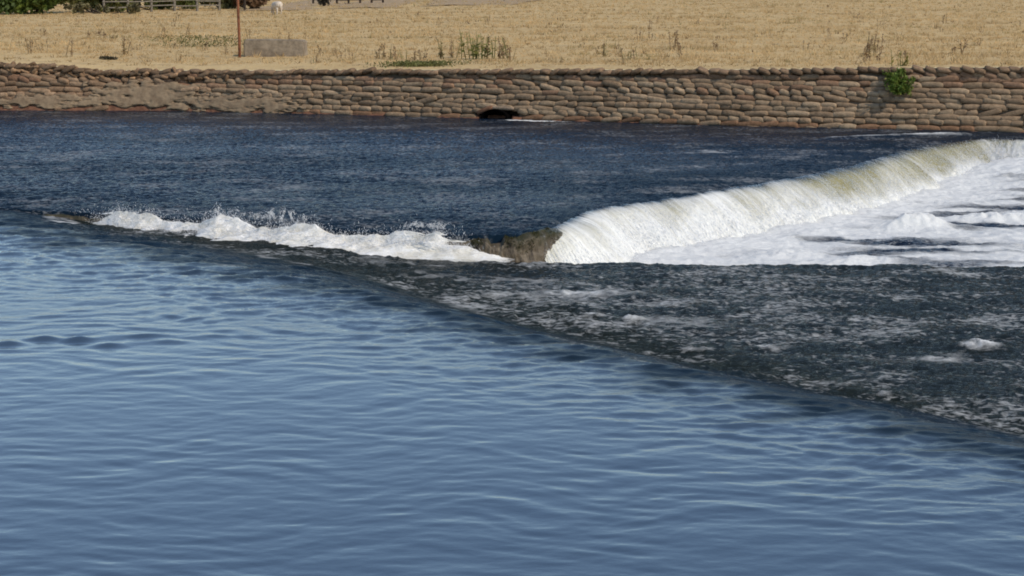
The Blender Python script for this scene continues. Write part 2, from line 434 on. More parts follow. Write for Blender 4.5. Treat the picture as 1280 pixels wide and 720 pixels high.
off = reach * (1.25 * t - .25 * t ** 2) * (1.05 - .3 * sstep(9, 12, fx))[None, :]
SS = np.broadcast_to(S[None, :], (NT_, len(fx))); TT = np.broadcast_to(t, SS.shape)
rag = (.06 * fbm(SS * 2.2, TT * 1.1, 3, 11) + .028 * fbm(SS * 7, TT * 1.6, 2, 12) + .009 * fbm(SS * 24, TT * 3, 2, 13)) * np.clip(TT * 3, 0, 1)
foot = sstep(.55, 1, TT)
rag = rag + (.16 * gauss(fx, 0, 5.4, 0, .9, 1) + .10 * gauss(fx, 0, 9.6, 0, .5, 1) + .1 * gauss(fx, 0, 2.0, 0, .6, 1))[None, :] * sstep(.3, .9, TT) * (.8 + .5 * fbm(SS * 2, TT * 3, 3, 19))
rag = rag + foot * (.10 * ridge(SS * 1.6, TT * 2.5, 3, 14) + .05 * ridge(SS * 6, TT * 7, 2, 15))
bx = fx[None, :] + nx[None, :] * (off + rag * .8) + .10 * TT * 0
by = yc[None, :] + ny[None, :] * (off + rag * .8)
bz = zc[None, :] * (1 - t) - drop + rag * .55
bz[0] = zc; bx[0] = fx; by[0] = yc
gap = (gauss(S, 0, 19.3, 0, .35, 1) + gauss(S, 0, 20.6, 0, .3, 1) + .7 * gauss(S, 0, 22.2, 0, .3, 1))[None, :]
white = np.interp(S, [0, 2, 6.5, 9, 11, 13, 16, 17.5, 18.5, 19.2, 20.5, 30], [.30, .62, .55, .26, -.04, -.02, -.10, -.14, -.22, -.1, .55, .6])[None, :]
fo = -.9 * gap + np.clip(white + .70 * TT ** 1.4 + .6 * sstep(.6, 1, TT + .12 * fbm(SS * .9, TT, 2, 18)) + .25 * fbm(SS * .8, TT * 1.2, 2, 16), 0, 1.2) * sstep(-.02, .16, TT)
start = sstep(0, .35, TT)
murkN = start * np.ones_like(SS)
WC = np.stack([np.clip(fo, 0, 1), SS * 0, murkN], -1).reshape(-1, 3)
FL = np.stack([SS - .0 * TT, TT, SS * 0], -1).reshape(-1, 3)
V = np.stack([bx, by, bz], -1).reshape(-1, 3)
o = link('waterfall', mesh_np('waterfall', V, grid_faces(*SS.shape)[:, ::-1], attrs={'wcol': WC, 'flow': FL}), M_FALL)
tag(o, 'long low curtain of white and olive water falling over the far weir crest', 'waterfall', kind='structure')

# --- plunge pool
PX = np.concatenate([np.arange(-2.2, 14.6, .03), np.linspace(14.7, 26, 120)]); PY = np.arange(27.35, 46.5, .036)
XP, YP = np.meshgrid(PX, PY)
e = np.clip(yA(XP) - YP, 0, 30) * .6
fl = .09 * ridge(XP * .55 + .2 * YP, YP * .95, 3, 101) + .05 * ridge(XP * 1.5, YP * 2.6, 3, 103) + .02 * ridge(XP * 5, YP * 8, 2, 104)
ZZ = ZP + .30 * sstep(9, 12.5, XP) * sstep(38, 43, YP) + fl * .8 + .07 * np.exp(-(e - 1.1) ** 2 / .5)
gaps = fbm(XP * .33 + 3, YP * .85, 3, 111)
fp = .86 - .40 * sstep(-.15, .4, gaps) * sstep(.6, 1.8, e) - .10 * sstep(1, 5, e) + .12 * fbm(XP * 1.1, YP * 2.4, 3, 113)
for cx, cy, rx, ry, a in ((7.3, 32.0, 1.5, .40, .42), (6.6, 31.2, .9, .25, .3), (10.5, 36.8, 1.5, .45, .55), (9.2, 34.2, 1.6, .3, .5), (11.5, 36.0, 1.3, .3, .5), (5.9, 33.8, .7, .25, .3)):
    fp = fp - a * gauss(XP, YP + .12 * XP - .12 * cx, cx, cy, rx, ry)
for cx, cy, rx, ry, h in ((8.0, 34.0, .5, .3, .26), (7.5, 33.8, .35, .22, .16), (9.6, 34.9, .9, .3, .16), (11.2, 35.5, 1.2, .35, .18), (4.9, 30.4, .7, .35, .12), (6.0, 29.8, .6, .3, .1)):
    g = gauss(XP, YP, cx, cy, rx, ry)
    ZZ = ZZ + h * g * (.7 + .5 * ridge(XP * 3, YP * 4, 3, 120)); fp = fp + .6 * g
fp = np.clip(fp + .5 * np.exp(-((e - .9) / .8) ** 2), 0, 1)
WC = np.stack([fp, .5 + 0 * fp, .2 + 0 * fp], -1).reshape(-1, 3)
V = np.stack([XP, YP, ZZ], -1).reshape(-1, 3)
o = link('pool_water', mesh_np('pool_water', V, grid_faces(*XP.shape), attrs={'wcol': WC}), M_WATER)
tag(o, 'white foaming plunge pool below the waterfall with dark blue gaps', 'water', kind='structure')

# --- the white water band on the left
bxs = np.arange(-8.4, .05, .014)
ylow = np.interp(bxs, [-8, -7.7, -5.8, -4.3, -3.2, -2.5, 0.1], [30.85, 30.55, 28.75, 27.8, 27.5, 27.4, 27.4])
yhi = yA(bxs) + .10
nv = 110
vv = np.linspace(0, 1, nv)[:, None]
XB = np.broadcast_to(bxs[None, :], (nv, len(bxs)))
YBm = ylow[None, :] + (yhi - ylow)[None, :] * vv
hh = .88 * np.interp(bxs, [-8.2, -7.6, -6.8, -6.2, -5.3, -4.95, -4.75, -4.3, -3.6, -3.1, -2.6, -2, -1.2, -.7, -.3, .05],
               [.05, .16, .26, .27, .25, .38, .33, .30, .30, .25, .24, .25, .26, .18, .10, .0])[None, :]
ends = sstep(-8.4, -7.6, bxs)[None, :] * (1 - sstep(-.35, .05, bxs))[None, :]
shape = sstep(0, .35, vv) * (.45 + .55 * sstep(.2, .8, vv)) * (1 - .85 * sstep(.86, 1.0, vv))
rg = fbm(XB * 1.1 - YBm * .4, YBm * 2.2, 3, 131) * .8 + .3 * ridge(XB * 2.6, YBm * 3.5, 2, 132); rg2 = ridge(XB * 2.4 + YBm, YBm * 7.5, 3, 133); rg3 = ridge(XB * 9, YBm * 24, 2, 135)
basez = (-.32 - .3 * (1 - sstep(0, .14, vv))) * STEP(XB) + .22 * sstep(.75, 1, vv) * STEP(XB)
ZB = basez - .05 + (hh + .03) * shape * (.72 + .62 * rg) * ends + ends * shape * (.030 * rg2 + .007 * rg3)
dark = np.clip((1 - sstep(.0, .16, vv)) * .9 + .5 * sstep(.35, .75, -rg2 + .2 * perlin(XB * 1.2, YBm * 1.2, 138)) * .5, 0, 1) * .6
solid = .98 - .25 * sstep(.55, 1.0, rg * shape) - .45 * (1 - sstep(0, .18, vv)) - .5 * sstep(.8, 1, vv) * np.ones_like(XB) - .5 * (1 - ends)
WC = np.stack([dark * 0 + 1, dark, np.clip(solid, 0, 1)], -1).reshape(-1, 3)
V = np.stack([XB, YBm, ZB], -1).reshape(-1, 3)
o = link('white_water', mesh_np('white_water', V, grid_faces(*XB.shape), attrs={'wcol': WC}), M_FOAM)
tag(o, 'tumbling ridge of creamy white foam left of the mossy concrete', 'foam', kind='stuff')

# --- spray
def droplets(name, P_, R_, D_=None, label='', mat=M_DROP):
    n = len(P_)
    oct_ = np.array([[1, 0, 0], [-1, 0, 0], [0, 1, 0], [0, -1, 0], [0, 0, 1], [0, 0, -1]], float)
    fc = np.array([[0, 2, 4], [2, 1, 4], [1, 3, 4], [3, 0, 4], [2, 0, 5], [1, 2, 5], [3, 1, 5], [0, 3, 5]])
    V = P_[:, None, :] + oct_[None] * R_[:, None, None]
    if D_ is not None: V[:, 4, :] += D_; V[:, 5, :] -= D_
    F = fc[None] + (np.arange(n) * 6)[:, None, None]
    o = link(name, mesh_np(name, V.reshape(-1, 3), F.reshape(-1, 3)), mat)
    tag(o, label, 'spray', kind='stuff')
    return o
r = np.random.default_rng(77)
PS, RS, DS = [], [], []
ks = r.integers(0, len(bxs), 42000)
for k in ks:
    x = bxs[k]; h = hh[0, k]
    if r.random() > (h - .08) * 2.2: continue
    vj = r.uniform(.45, .98); q = int(vj * (nv - 1))
    z = ZB[q, k] + r.exponential(.03 + .09 * h * (.6 + .8 * abs(math.sin(x * 3.1) * math.sin(x * 7.3 + 1))))
    PS.append((x + r.normal(0, .03), YBm[q, k], z)); RS.append(r.uniform(.0015, .0042)); DS.append((r.normal(0, .012), 0, r.normal(0, .012)))
for j in range(46):                                  # thrown jets: short arcs of drops
    x0 = r.choice([-4.9, -4.4, -4.0, -3.6, -1.6, -1.3]) + r.normal(0, .12); y0 = float(yA(x0)) - r.uniform(.1, .5)
    vx = r.uniform(.2, 1.5) if x0 > -2 else r.uniform(-1.3, .3); vz = r.uniform(.9, 2.0) * (.75 if x0 > -2 else 1)
    T = vz / 4.9; vy = r.normal(0, .3)
    for q in range(44):
        tt = r.uniform(.15, .95) * T
        PS.append((x0 + vx * tt + r.normal(0, .012), y0 + vy * tt, -.0 + vz * tt - 4.9 * tt * tt + .12 + r.normal(0, .012)))
        RS.append(r.uniform(.0012, .004)); dz = (vz - 9.8 * tt) * .016
        DS.append((vx * .016, 0, dz))
droplets('spray', np.array(PS), np.array(RS), np.array(DS), 'white droplets thrown up above the left ridge of foam')
PS, RS, DS = [], [], []
for j in range(30000):
    c = r.integers(0, len(fx)); ti = min(int(r.beta(2.2, 1.3) * NT_), NT_ - 1)
    hgt = r.exponential(.02 + .07 * (ti / NT_) ** 2)
    PS.append((bx[ti, c] + nx[c] * hgt, by[ti, c] + ny[c] * hgt, bz[ti, c] + hgt * .9)); RS.append(r.uniform(.0015, .0045))
    l = r.uniform(.005, .03); DS.append((nx[c] * l, ny[c] * l, -l * 1.2 * (.3 + ti / NT_)))
droplets('spray', np.array(PS), np.array(RS), np.array(DS), 'fine white droplets in front of the waterfall curtain')

# ------------------------------------------------------------------ concrete weir wall under the fall (bare and mossy at its left end)
wx = np.concatenate([np.linspace(-9.6, -1.62, 400), np.arange(-1.6, 1.6, .012), np.linspace(1.62, 16.5, 300)])
wz = np.linspace(1, 0, 70)[:, None]
top = np.interp(wx, [-9.6, -9.2, -8, -7, -1.6, -.75, -.62, -.40, -.34, -.18, -.12, .05, .2, .50, .66, .8, 1.4, 16], [-.16, -.10, -.07, -.14, -.16, -.14, -.06, -.07, -.16, -.15, -.05, -.05, .01, .02, -.04, -.14, -.14, -.15])
top = top + .03 * fbm(wx * 4, wx * 0, 3, 141)
sl2 = yAd(wx); sl2 = np.convolve(np.pad(sl2, 15, mode='edge'), np.ones(31) / 31, 'valid')
n2x, n2y = sl2 / np.sqrt(1 + sl2 ** 2), -1 / np.sqrt(1 + sl2 ** 2)
XW = np.broadcast_to(wx[None, :], (70, len(wx)))
ZW = -1.0 + (top + 1.0)[None, :] * wz
nz = .07 * fbm(XW * 3, ZW * 2.2, 4, 143) + .03 * ridge(XW * 11, ZW * 2.5, 2, 145)
offw = .18 + nz - .12 * sstep(.93, 1.0, wz) * np.ones_like(XW)
bare = (sstep(-.7, -.5, wx) * (1 - sstep(.6, .85, wx)))[None, :]
offw = offw * (.35 + .65 * bare) + .08 * bare * (1 - wz)
Vf = np.stack([XW + n2x[None, :] * offw, yA(XW) + n2y[None, :] * offw, ZW], -1)
# top shelf going back into the river
back = np.stack([wx - n2x * .3, yA(wx) - n2y * .3, top - .10], -1)[None]
V = np.concatenate([back, Vf]).reshape(-1, 3)
weir = link('weir_wall', mesh_np('weir_wall', V, grid_faces(71, len(wx)), attrs=None), M_WEIR)
tag(weir, 'bare brown concrete weir end with green moss between the two white falls', 'weir')
# moss tufts hanging from its lip
def leaf_mesh(name, P_, size, cols, seed=0, flat=.6):
    rr = np.random.default_rng(seed); n = len(P_)
    a = rr.normal(0, 1, (n, 3)); a /= np.linalg.norm(a, axis=1)[:, None]
    b = np.cross(a, rr.normal(0, 1, (n, 3))); b /= np.linalg.norm(b, axis=1)[:, None]
    s = (size * rr.uniform(.6, 1.3, n))[:, None] if np.isscalar(size) else (size * rr.uniform(.7, 1.2, n))[:, None]
    V = np.stack([P_ - a * s, P_ + b * s * flat * .6, P_ + a * s, P_ - b * s * flat * .6], 1).reshape(-1, 3)
    F = np.arange(n * 4).reshape(n, 4)
    C_ = np.repeat(cols, 4, axis=0)
    return mesh_np(name, V, F, False, {'col': C_})
r = np.random.default_rng(5)
mp, mc = [], []
for j in range(1500):
    x = r.choice([r.uniform(-.64, -.36), r.uniform(-.14, .6), r.uniform(-.14, .35)])
    i = np.argmin(abs(wx - x)); q = min(int(r.exponential(6)), 40)
    if perlin(np.array(x * 5.), np.array(q * .1), 9) < .05: continue
    p = Vf[q, i]; mp.append(p + r.normal(0, .012, 3)); g = r.uniform(.5, 1.5); mc.append((.05 * g, .048 * g, .016 * g))
link('moss', leaf_mesh('moss', np.array(mp), .02, np.array(mc), 4), M_LEAF, weir)['label'] = 'dark green moss on the lip of the bare concrete'

# ------------------------------------------------------------------ sandbag wall
def ztop(x):
    return np.interp(x, [-40, -20, -15.8, -14.2, -12.4, -9, 0, 6, 13, 20, 40], [1.55, 1.48, 1.40, 1.36, 1.20, 1.22, 1.40, 1.52, 1.68, 1.75, 1.8])
BAT = .34
wall = empty('sandbag_wall', (0, 49.75, 0))
tag(wall, 'long river wall of stacked grey brown concrete sandbags below the dry field', 'sandbag wall')
WO = Vector((0, 49.75, 0))
def wpos(x, z, out=0.):
    sl = (yW(x + .3) - yW(x - .3)) / .6
    l = math.hypot(1, sl); tx, ty = 1 / l, sl / l
    nx_, ny_ = ty, -tx           # facing the river
    return np.array([x + nx_ * (out - BAT * z), float(yW(x)) + ny_ * (out - BAT * z), z]), np.array([tx, ty, 0]), np.array([nx_, ny_, 0])
def sg(a, p): return np.sign(a) * np.abs(a) ** p
nu, nw_ = 14, 9
uu = np.linspace(0, 2 * np.pi, nu, endpoint=False); ww = np.linspace(-np.pi / 2, np.pi / 2, nw_)
UU, WW = np.meshgrid(uu, ww)
UB = np.stack([sg(np.sin(WW), .62), sg(np.cos(WW), .38) * sg(np.cos(UU), .75), sg(np.cos(WW), .38) * sg(np.sin(UU), .75)], -1)   # long axis x
ub = UB.reshape(-1, 3)
ii = np.arange(nu * nw_).reshape(nw_, nu)
UBF = np.stack([ii[:-1, :], np.roll(ii[:-1, :], -1, 1), np.roll(ii[1:, :], -1, 1), ii[1:, :]], -1).reshape(-1, 4)
HC = .138
DRX = -.45
r = np.random.default_rng(8)
def bag_color(x, z, zt):
    h = z / zt
    g = r.uniform(.84, 1.12)
    grey = np.array([.255, .187, .126]); red = np.array([.230, .148, .098]); pale = np.array([.315, .240, .165])
    c = grey.copy()
    if r.random() < .75 * sstep(.45, .9, h): c = red * 1.1
    if r.random() < .3 * (1 - sstep(.2, .6, abs(h - .4))): c = pale
    if z < .16 and r.random() < .5: c = np.array([.205, .125, .078])
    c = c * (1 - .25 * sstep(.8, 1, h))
    if x < -9: c = c * r.uniform(.75, 1.05) * np.array([.98, .9, .85]) + .01
    return c * g * np.array([1.05, .99, .92])
def in_patch(x, z):
    return (-12.2 < x < -9.6 and .18 < z < .66) or (-9.6 < x < -8.6 and .12 < z < .3)
ncourse = 14
allc = []
for k in range(-1, ncourse):
    V, F, C_ = [], [], []
    zc_ = HC * (k + .5)
    x = -32 + r.uniform(0, .4)
    style = ['long', 'long', 'short', 'long', 'short', 'long', 'long', 'short', 'long', 'mixed', 'long', 'short', 'long', 'long'][(k + 1) % 14]
    lean = r.choice([-1, 1]) * r.uniform(.12, .4)
    while x < 30:
        if style == 'long': L = r.uniform(.42, .66)
        elif style == 'short': L = r.uniform(.28, .38)
        else: L = r.uniform(.3, .65)
        if r.random() < .16: L = r.uniform(.3, .7)
        xm = x + L / 2; x += L * .93
        if abs(xm) > 18 and abs(xm) > 24: pass
        zt = float(ztop(xm))
        if zc_ > zt - HC * 1.25: continue
        if abs(xm - DRX) < .27 + L / 2 and zc_ < .26: continue
        if in_patch(xm, zc_) and r.random() < .75: continue
        wild = 1.8 if xm < -9.5 else 1.0
        tilt = (lean * (.5 + .5 * math.sin(xm * .35 + k)) * (1 if style == 'short' else .35) + r.normal(0, .05 * wild))
        dz = r.normal(0, .008 * wild) + .02 * math.sin(xm * .5 + k * 1.7)
        c, T, N = wpos(xm, zc_ + dz, r.normal(0, .018 * wild))
        b = ub * np.array([L * .55, .105 + r.normal(0, .010), HC * r.uniform(.57, .67)])
        b = b * (1 + .10 * perlin(ub[:, 0] * 1.3 + xm * 7, ub[:, 2] * 1.3 + zc_ * 9 + ub[:, 1], 3)[:, None])
        b[:, 2] -= .02 * np.abs(ub[:, 0]) ** 2 * r.uniform(0, 1)
        ca, sa = math.cos(tilt), math.sin(tilt)
        bx_ = b[:, 0] * ca - b[:, 2] * sa; bz_ = b[:, 0] * sa + b[:, 2] * ca
        yawn = r.normal(0, .06)
        P_ = c + bx_[:, None] * T + (b[:, 1] + yawn * bx_)[:, None] * N + bz_[:, None] * np.array([-N[0] * BAT * .0, 0, 1])
        F.append(UBF + len(V) * len(ub)); V.append(P_ - np.array(WO))
        col = bag_color(xm, zc_, zt)
        C_.append(np.tile(col, (len(ub), 1)))
    if V:
        o = link('sandbag_course', mesh_np('sandbag_course', np.concatenate(V), np.concatenate(F), attrs={'col': np.concatenate(C_)}), M_BAG, wall)
# coping: short header bags end-on along the top
V, F, C_ = [], [], []
x = -32
while x < 30:
    L = r.uniform(.27, .37); xm = x + L / 2; x += L * .9
    zt = float(ztop(xm))
    if 13.15 < xm < 13.45 and False: continue
    rough = 1.0 + 1.2 * (xm < -9)
    c, T, N = wpos(xm, zt - HC * .62 + r.normal(0, .014 * rough), r.normal(.0, .02 * rough))
    b = ub * np.array([L * .56, .2, HC * .56]) * (1 + .16 * perlin(ub[:, 0] * 1.5 + xm * 7, ub[:, 2] * 1.5 + ub[:, 1], 6)[:, None])
    tilt = r.normal(-.22 if xm > 5 else .18, .12)
    ca, sa = math.cos(tilt), math.sin(tilt)
    P_ = c + (b[:, 0] * ca - b[:, 2] * sa)[:, None] * T + b[:, 1][:, None] * N + (b[:, 0] * sa + b[:, 2] * ca)[:, None] * np.array([0, 0, 1])
    F.append(UBF + len(V) * len(ub)); V.append(P_ - np.array(WO))
    g = r.uniform(.65, 1.15) * (.85 if xm < -8 else 1); C_.append(np.tile(np.array([.235, .155, .095]) * g, (len(ub), 1)))
# a second, broken layer at the raised left end
for j in range(150):
    xm = r.uniform(-18, -8.5); zt = float(ztop(xm))
    c, T, N = wpos(xm, zt - r.uniform(.02, .26), r.normal(.04, .04))
    b = ub * np.array([r.uniform(.07, .16), .1, r.uniform(.035, .07)])
    tilt = r.normal(0, .5); ca, sa = math.cos(tilt), math.sin(tilt)
    P_ = c + (b[:, 0] * ca - b[:, 2] * sa)[:, None] * T + b[:, 1][:, None] * N + (b[:, 0] * sa + b[:, 2] * ca)[:, None] * np.array([0, 0, 1])
    F.append(UBF + len(V) * len(ub)); V.append(P_ - np.array(WO))
    g = r.uniform(.35, 1.35); C_.append(np.tile(np.array([.26, .16, .09]) * g, (len(ub), 1)))
o = link('coping_course', mesh_np('coping_course', np.concatenate(V), np.concatenate(F), attrs={'col': np.concatenate(C_)}), M_BAG, wall)
o['label'] = 'top row of short bags laid end-on'
# backing behind the joints
bxx = np.linspace(-32, 30, 500); bzz = np.linspace(0, 1, 6)
V = []
for q in bzz:
    for x in bxx:
        z = -.6 + (float(ztop(x)) - .03 + .6) * q
        V.append(wpos(x, z, -.03 - (.75 if abs(x - DRX) < .52 and z < .36 else 0))[0] - np.array(WO))
link('mortar_backing', mesh_np('mortar_backing', V, grid_faces(6, 500)), M_MORTAR, wall)
# stained footing
fxx = np.linspace(-31, 29, 1500); nfz = 12
V = np.zeros((nfz, 1500, 3))
for j, x in enumerate(fxx):
    ht = np.interp(x, [-31, -16, -12, -9, -6, -2, 3, 30], [.26, .25, .27, .21, .14, .11, .07, .06]) + .05 * float(fbm(np.array(x * 1.3), np.array(.5), 3, 151))
    for i in range(nfz):
        q = i / (nfz - 1); z = -.4 + (ht + .4) * q
        out = .15 + .03 * float(fbm(np.array(x * 2.5), np.array(z * 5.), 3, 153)) - .15 * q ** 5
        if abs(x - DRX) < .46: out -= .25
        V[i, j] = wpos(x, z, out)[0] - np.array(WO)
o = link('stained_footing', mesh_np('stained_footing', V.reshape(-1, 3), grid_faces(nfz, 1500)), M_FOOT, wall)
o['label'] = 'red brown stained strip at the waterline'
# smoothed concrete patches over the bags
def patch(x0, x1, z0, z1, seed):
    n, m = 120, 50
    V = np.zeros((m, n, 3)); keep = np.zeros((m, n), bool)
    for j in range(n):
        x = x0 + (x1 - x0) * j / (n - 1)
        for i in range(m):
            z = z0 + (z1 - z0) * i / (m - 1)
            rr = max(abs(j / (n - 1) * 2 - 1), abs(i / (m - 1) * 2 - 1) * .95)
            nn = float(fbm(np.array(x * 2.2), np.array(z * 5.), 4, seed))
            f = .95 - math.hypot(j / (n - 1) * 2 - 1, (i / (m - 1) * 2 - 1) * .9) + .85 * nn
            out = .135 + .05 * float(sstep(0, .5, f)) + .012 * float(fbm(np.array(x * 5.), np.array(z * 7.), 3, seed + 3)) - .12 * float(sstep(.12, -.1, f))
            V[i, j] = wpos(x, z, out)[0] - np.array(WO); keep[i, j] = f > -.02
    F = grid_faces(m, n); kf = keep.ravel()[F].all(1)
    o = link('concrete_patch', mesh_np('concrete_patch', V.reshape(-1, 3), F[kf]), M_PATCH, wall)
    return o
patch(-12.9, -8.9, .02, .92, 161); patch(-9.9, -6.0, .0, .52, 171); patch(-15.6, -12.0, .06, .5, 181)
# drain outlet: a half drowned pipe mouth
bm = bmesh.new()
c, T, N = wpos(DRX, .07, .20)
T3, N3 = Vector(T), Vector(N); C3 = Vector(c) - WO
rings = []
for (dep, sc) in ((0, 1.0), (.02, 1.06), (-.0, 1.0), (-.0, .93), (-.55, .9)):
    rings.append([bm.verts.new(C3 + N3 * dep + T3 * math.cos(a) * .37 * sc + Vector((0, 0, 1)) * math.sin(a) * .21 * sc) for a in [2 * math.pi * i / 32 for i in range(32)]])
outer = [bm.verts.new(C3 + N3 * -.4 + T3 * math.cos(a) * .40 + Vector((0, 0, 1)) * math.sin(a) * .23) for a in [2 * math.pi * i / 32 for i in range(32)]]
rings = [outer, rings[1], rings[3], rings[4]]
for a_, b_ in zip(rings, rings[1:]):
    for i in range(32): bm.faces.new((a_[i], a_[(i + 1) % 32], b_[(i + 1) % 32], b_[i]))
bm.faces.new(rings[-1])
me = bpy.data.meshes.new('drain_outlet'); bm.to_mesh(me); bm.free()
o = link('drain_outlet', me, M_HOLE, wall); o['label'] = 'black half drowned pipe mouth at the waterline'
# stained bag hump beside the pipe
c, T, N = wpos(DRX - .32, .25, .06)
b = ub * np.array([.26, .10, .07]); tl = .38
P_ = c + (b[:, 0] * math.cos(tl) - b[:, 2] * math.sin(tl))[:, None] * T + b[:, 1][:, None] * N + (b[:, 0] * math.sin(tl) + b[:, 2] * math.cos(tl))[:, None] * np.array([0, 0, 1]) - np.array(WO)
c, T, N = wpos(DRX + .16, .315, .05); b2 = ub * np.array([.36, .10, .06])
P2 = c + b2[:, 0][:, None] * T + b2[:, 1][:, None] * N + b2[:, 2][:, None] * np.array([0, 0, 1]) - np.array(WO)
link('outlet_surround', mesh_np('outlet_surround', np.concatenate([P_, P2]), np.concatenate([UBF, UBF + len(ub)]),
     attrs={'col': np.concatenate([np.tile((.20, .105, .062), (len(ub), 1)), np.tile((.27, .2, .14), (len(ub), 1))])}), M_BAG, wall)['label'] = 'orange stained concrete over the pipe mouth'

# ------------------------------------------------------------------ field
def field_z(x, y):
    x = np.asarray(x, float); y = np.asarray(y, float)
    xe = np.clip(x, -33, 33); yb = yW(xe) + BAT * ztop(xe) + .05
    d = np.clip(y - yb, 0, 4000)
    z0 = ztop(xe)
    far = 1.42
    w = np.exp(-d / 6.0)
    bumps = .05 * fbm(x * .12, y * .12, 3, 201) * np.clip(d / 3, 0, 1) + .03 * fbm(x * .7, y * .7, 3, 203) * np.clip(d, 0, 1)
    return z0 * w + far * (1 - w) + bumps - .02
gx = np.concatenate([-np.geomspace(2500, 46, 30), np.linspace(-44, 44, 300), np.geomspace(46, 2500, 30)])
gv = np.concatenate([[0, .08, .2], np.geomspace(.4, 3200, 230)])
GX_, GV = np.meshgrid(gx, gv)
xe = np.clip(GX_, -33, 33)
GY = yW(xe) + BAT * ztop(xe) + .02 + GV
GZ = field_z(GX_, GY)
o = link('field', mesh_np('field', np.stack([GX_, GY, GZ], -1).reshape(-1, 3), grid_faces(*GX_.shape)), M_FIELD)
tag(o, 'flat field of sun-dried straw coloured grass above the wall', 'field', kind='structure')

# far bare strip
TX = np.linspace(-19, 6, 120); rows_ = []
for q in np.linspace(0, 1, 6):
    y = np.interp(TX, [-19, -14.5, 0, 6], [122, 127, 146, 190]) + q * 60
    rows_.append(np.stack([TX - (TX < -14) * 0, y, field_z(TX, y) + .03 + .03 * np.sin(TX)], -1))
M_BARE = mat_simple('bare pinkish earth', (.33, .225, .12), (.43, .30, .17), 1.2)
o = link('path', mesh_np('path', np.concatenate(rows_), grid_faces(6, 120)), M_BARE)
tag(o, 'strip of bare pinkish brown earth across the far field', 'path', kind='structure')

# dry grass
r = np.random.default_rng(31)
n = 64000
ty = 46 * (210 / 46) ** (r.random(n) ** .85); tx = r.uniform(-1, 1, n) * (.33 * ty + 5)
xe = np.clip(tx, -33, 33); dd = ty - (yW(xe) + BAT * ztop(xe))
ok = dd > .12
tx, ty, dd = tx[ok], ty[ok], dd[ok]
dens = fbm(tx * .18, ty * .3, 3, 211)
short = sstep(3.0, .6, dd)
keep = r.random(len(tx)) < np.clip(.75 + .7 * dens, .25, 1) * (1 - .55 * short)
tx, ty, dd, dens, short = tx[keep], ty[keep], dd[keep], dens[keep], short[keep]
n = len(tx); tz = field_z(tx, ty)
NB = 6
h = (r.uniform(.05, .15, n) * (1 + .5 * dens)) * (1 - .68 * short) * (1 + .9 * (r.random(n) < .04))
ang = r.uniform(0, 2 * np.pi, (n, NB)); spread = r.uniform(.02, .16, (n, NB))
bpx = tx[:, None] + np.cos(ang) * r.uniform(0, .12, (n, NB)); bpy_ = ty[:, None] + np.sin(ang) * r.uniform(0, .12, (n, NB))
hb = h[:, None] * r.uniform(.6, 1.2, (n, NB)); wd = r.uniform(.006, .016, (n, NB)) * (1 + ty[:, None] / 90)
a2 = r.uniform(0, np.pi, (n, NB))
z0 = tz[:, None] - .02
V = np.stack([np.stack([bpx - np.cos(a2) * wd, bpy_ - np.sin(a2) * wd, z0 + 0 * bpx], -1),
              np.stack([bpx + np.cos(a2) * wd, bpy_ + np.sin(a2) * wd, z0 + 0 * bpx], -1),
              np.stack([bpx + np.cos(ang) * spread, bpy_ + np.sin(ang) * spread, z0 + hb], -1)], 2).reshape(-1, 3)
gcol = np.array([.65, .465, .235])[None] * r.uniform(.92, 1.10, (n, 1)) * (1 + .30 * fbm(tx * .10, ty * .35, 3, 227))[:, None]
gr = sstep(.15, .5, fbm(tx * .25, ty * .4, 3, 221))[:, None] * (r.random((n, 1)) < .5)
gcol = gcol * (1 - .55 * gr) + np.array([.22, .20, .07]) * .55 * gr
br = (r.random((n, 1)) < .06); gcol = np.where(br, np.array([.36, .24, .12]) * r.uniform(.7, 1.2, (n, 1)), gcol)
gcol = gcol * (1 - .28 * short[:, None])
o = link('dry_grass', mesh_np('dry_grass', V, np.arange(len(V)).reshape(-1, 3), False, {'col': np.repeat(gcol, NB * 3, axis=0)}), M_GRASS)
tag(o, 'dry straw coloured grass covering the field', 'grass', kind='stuff')

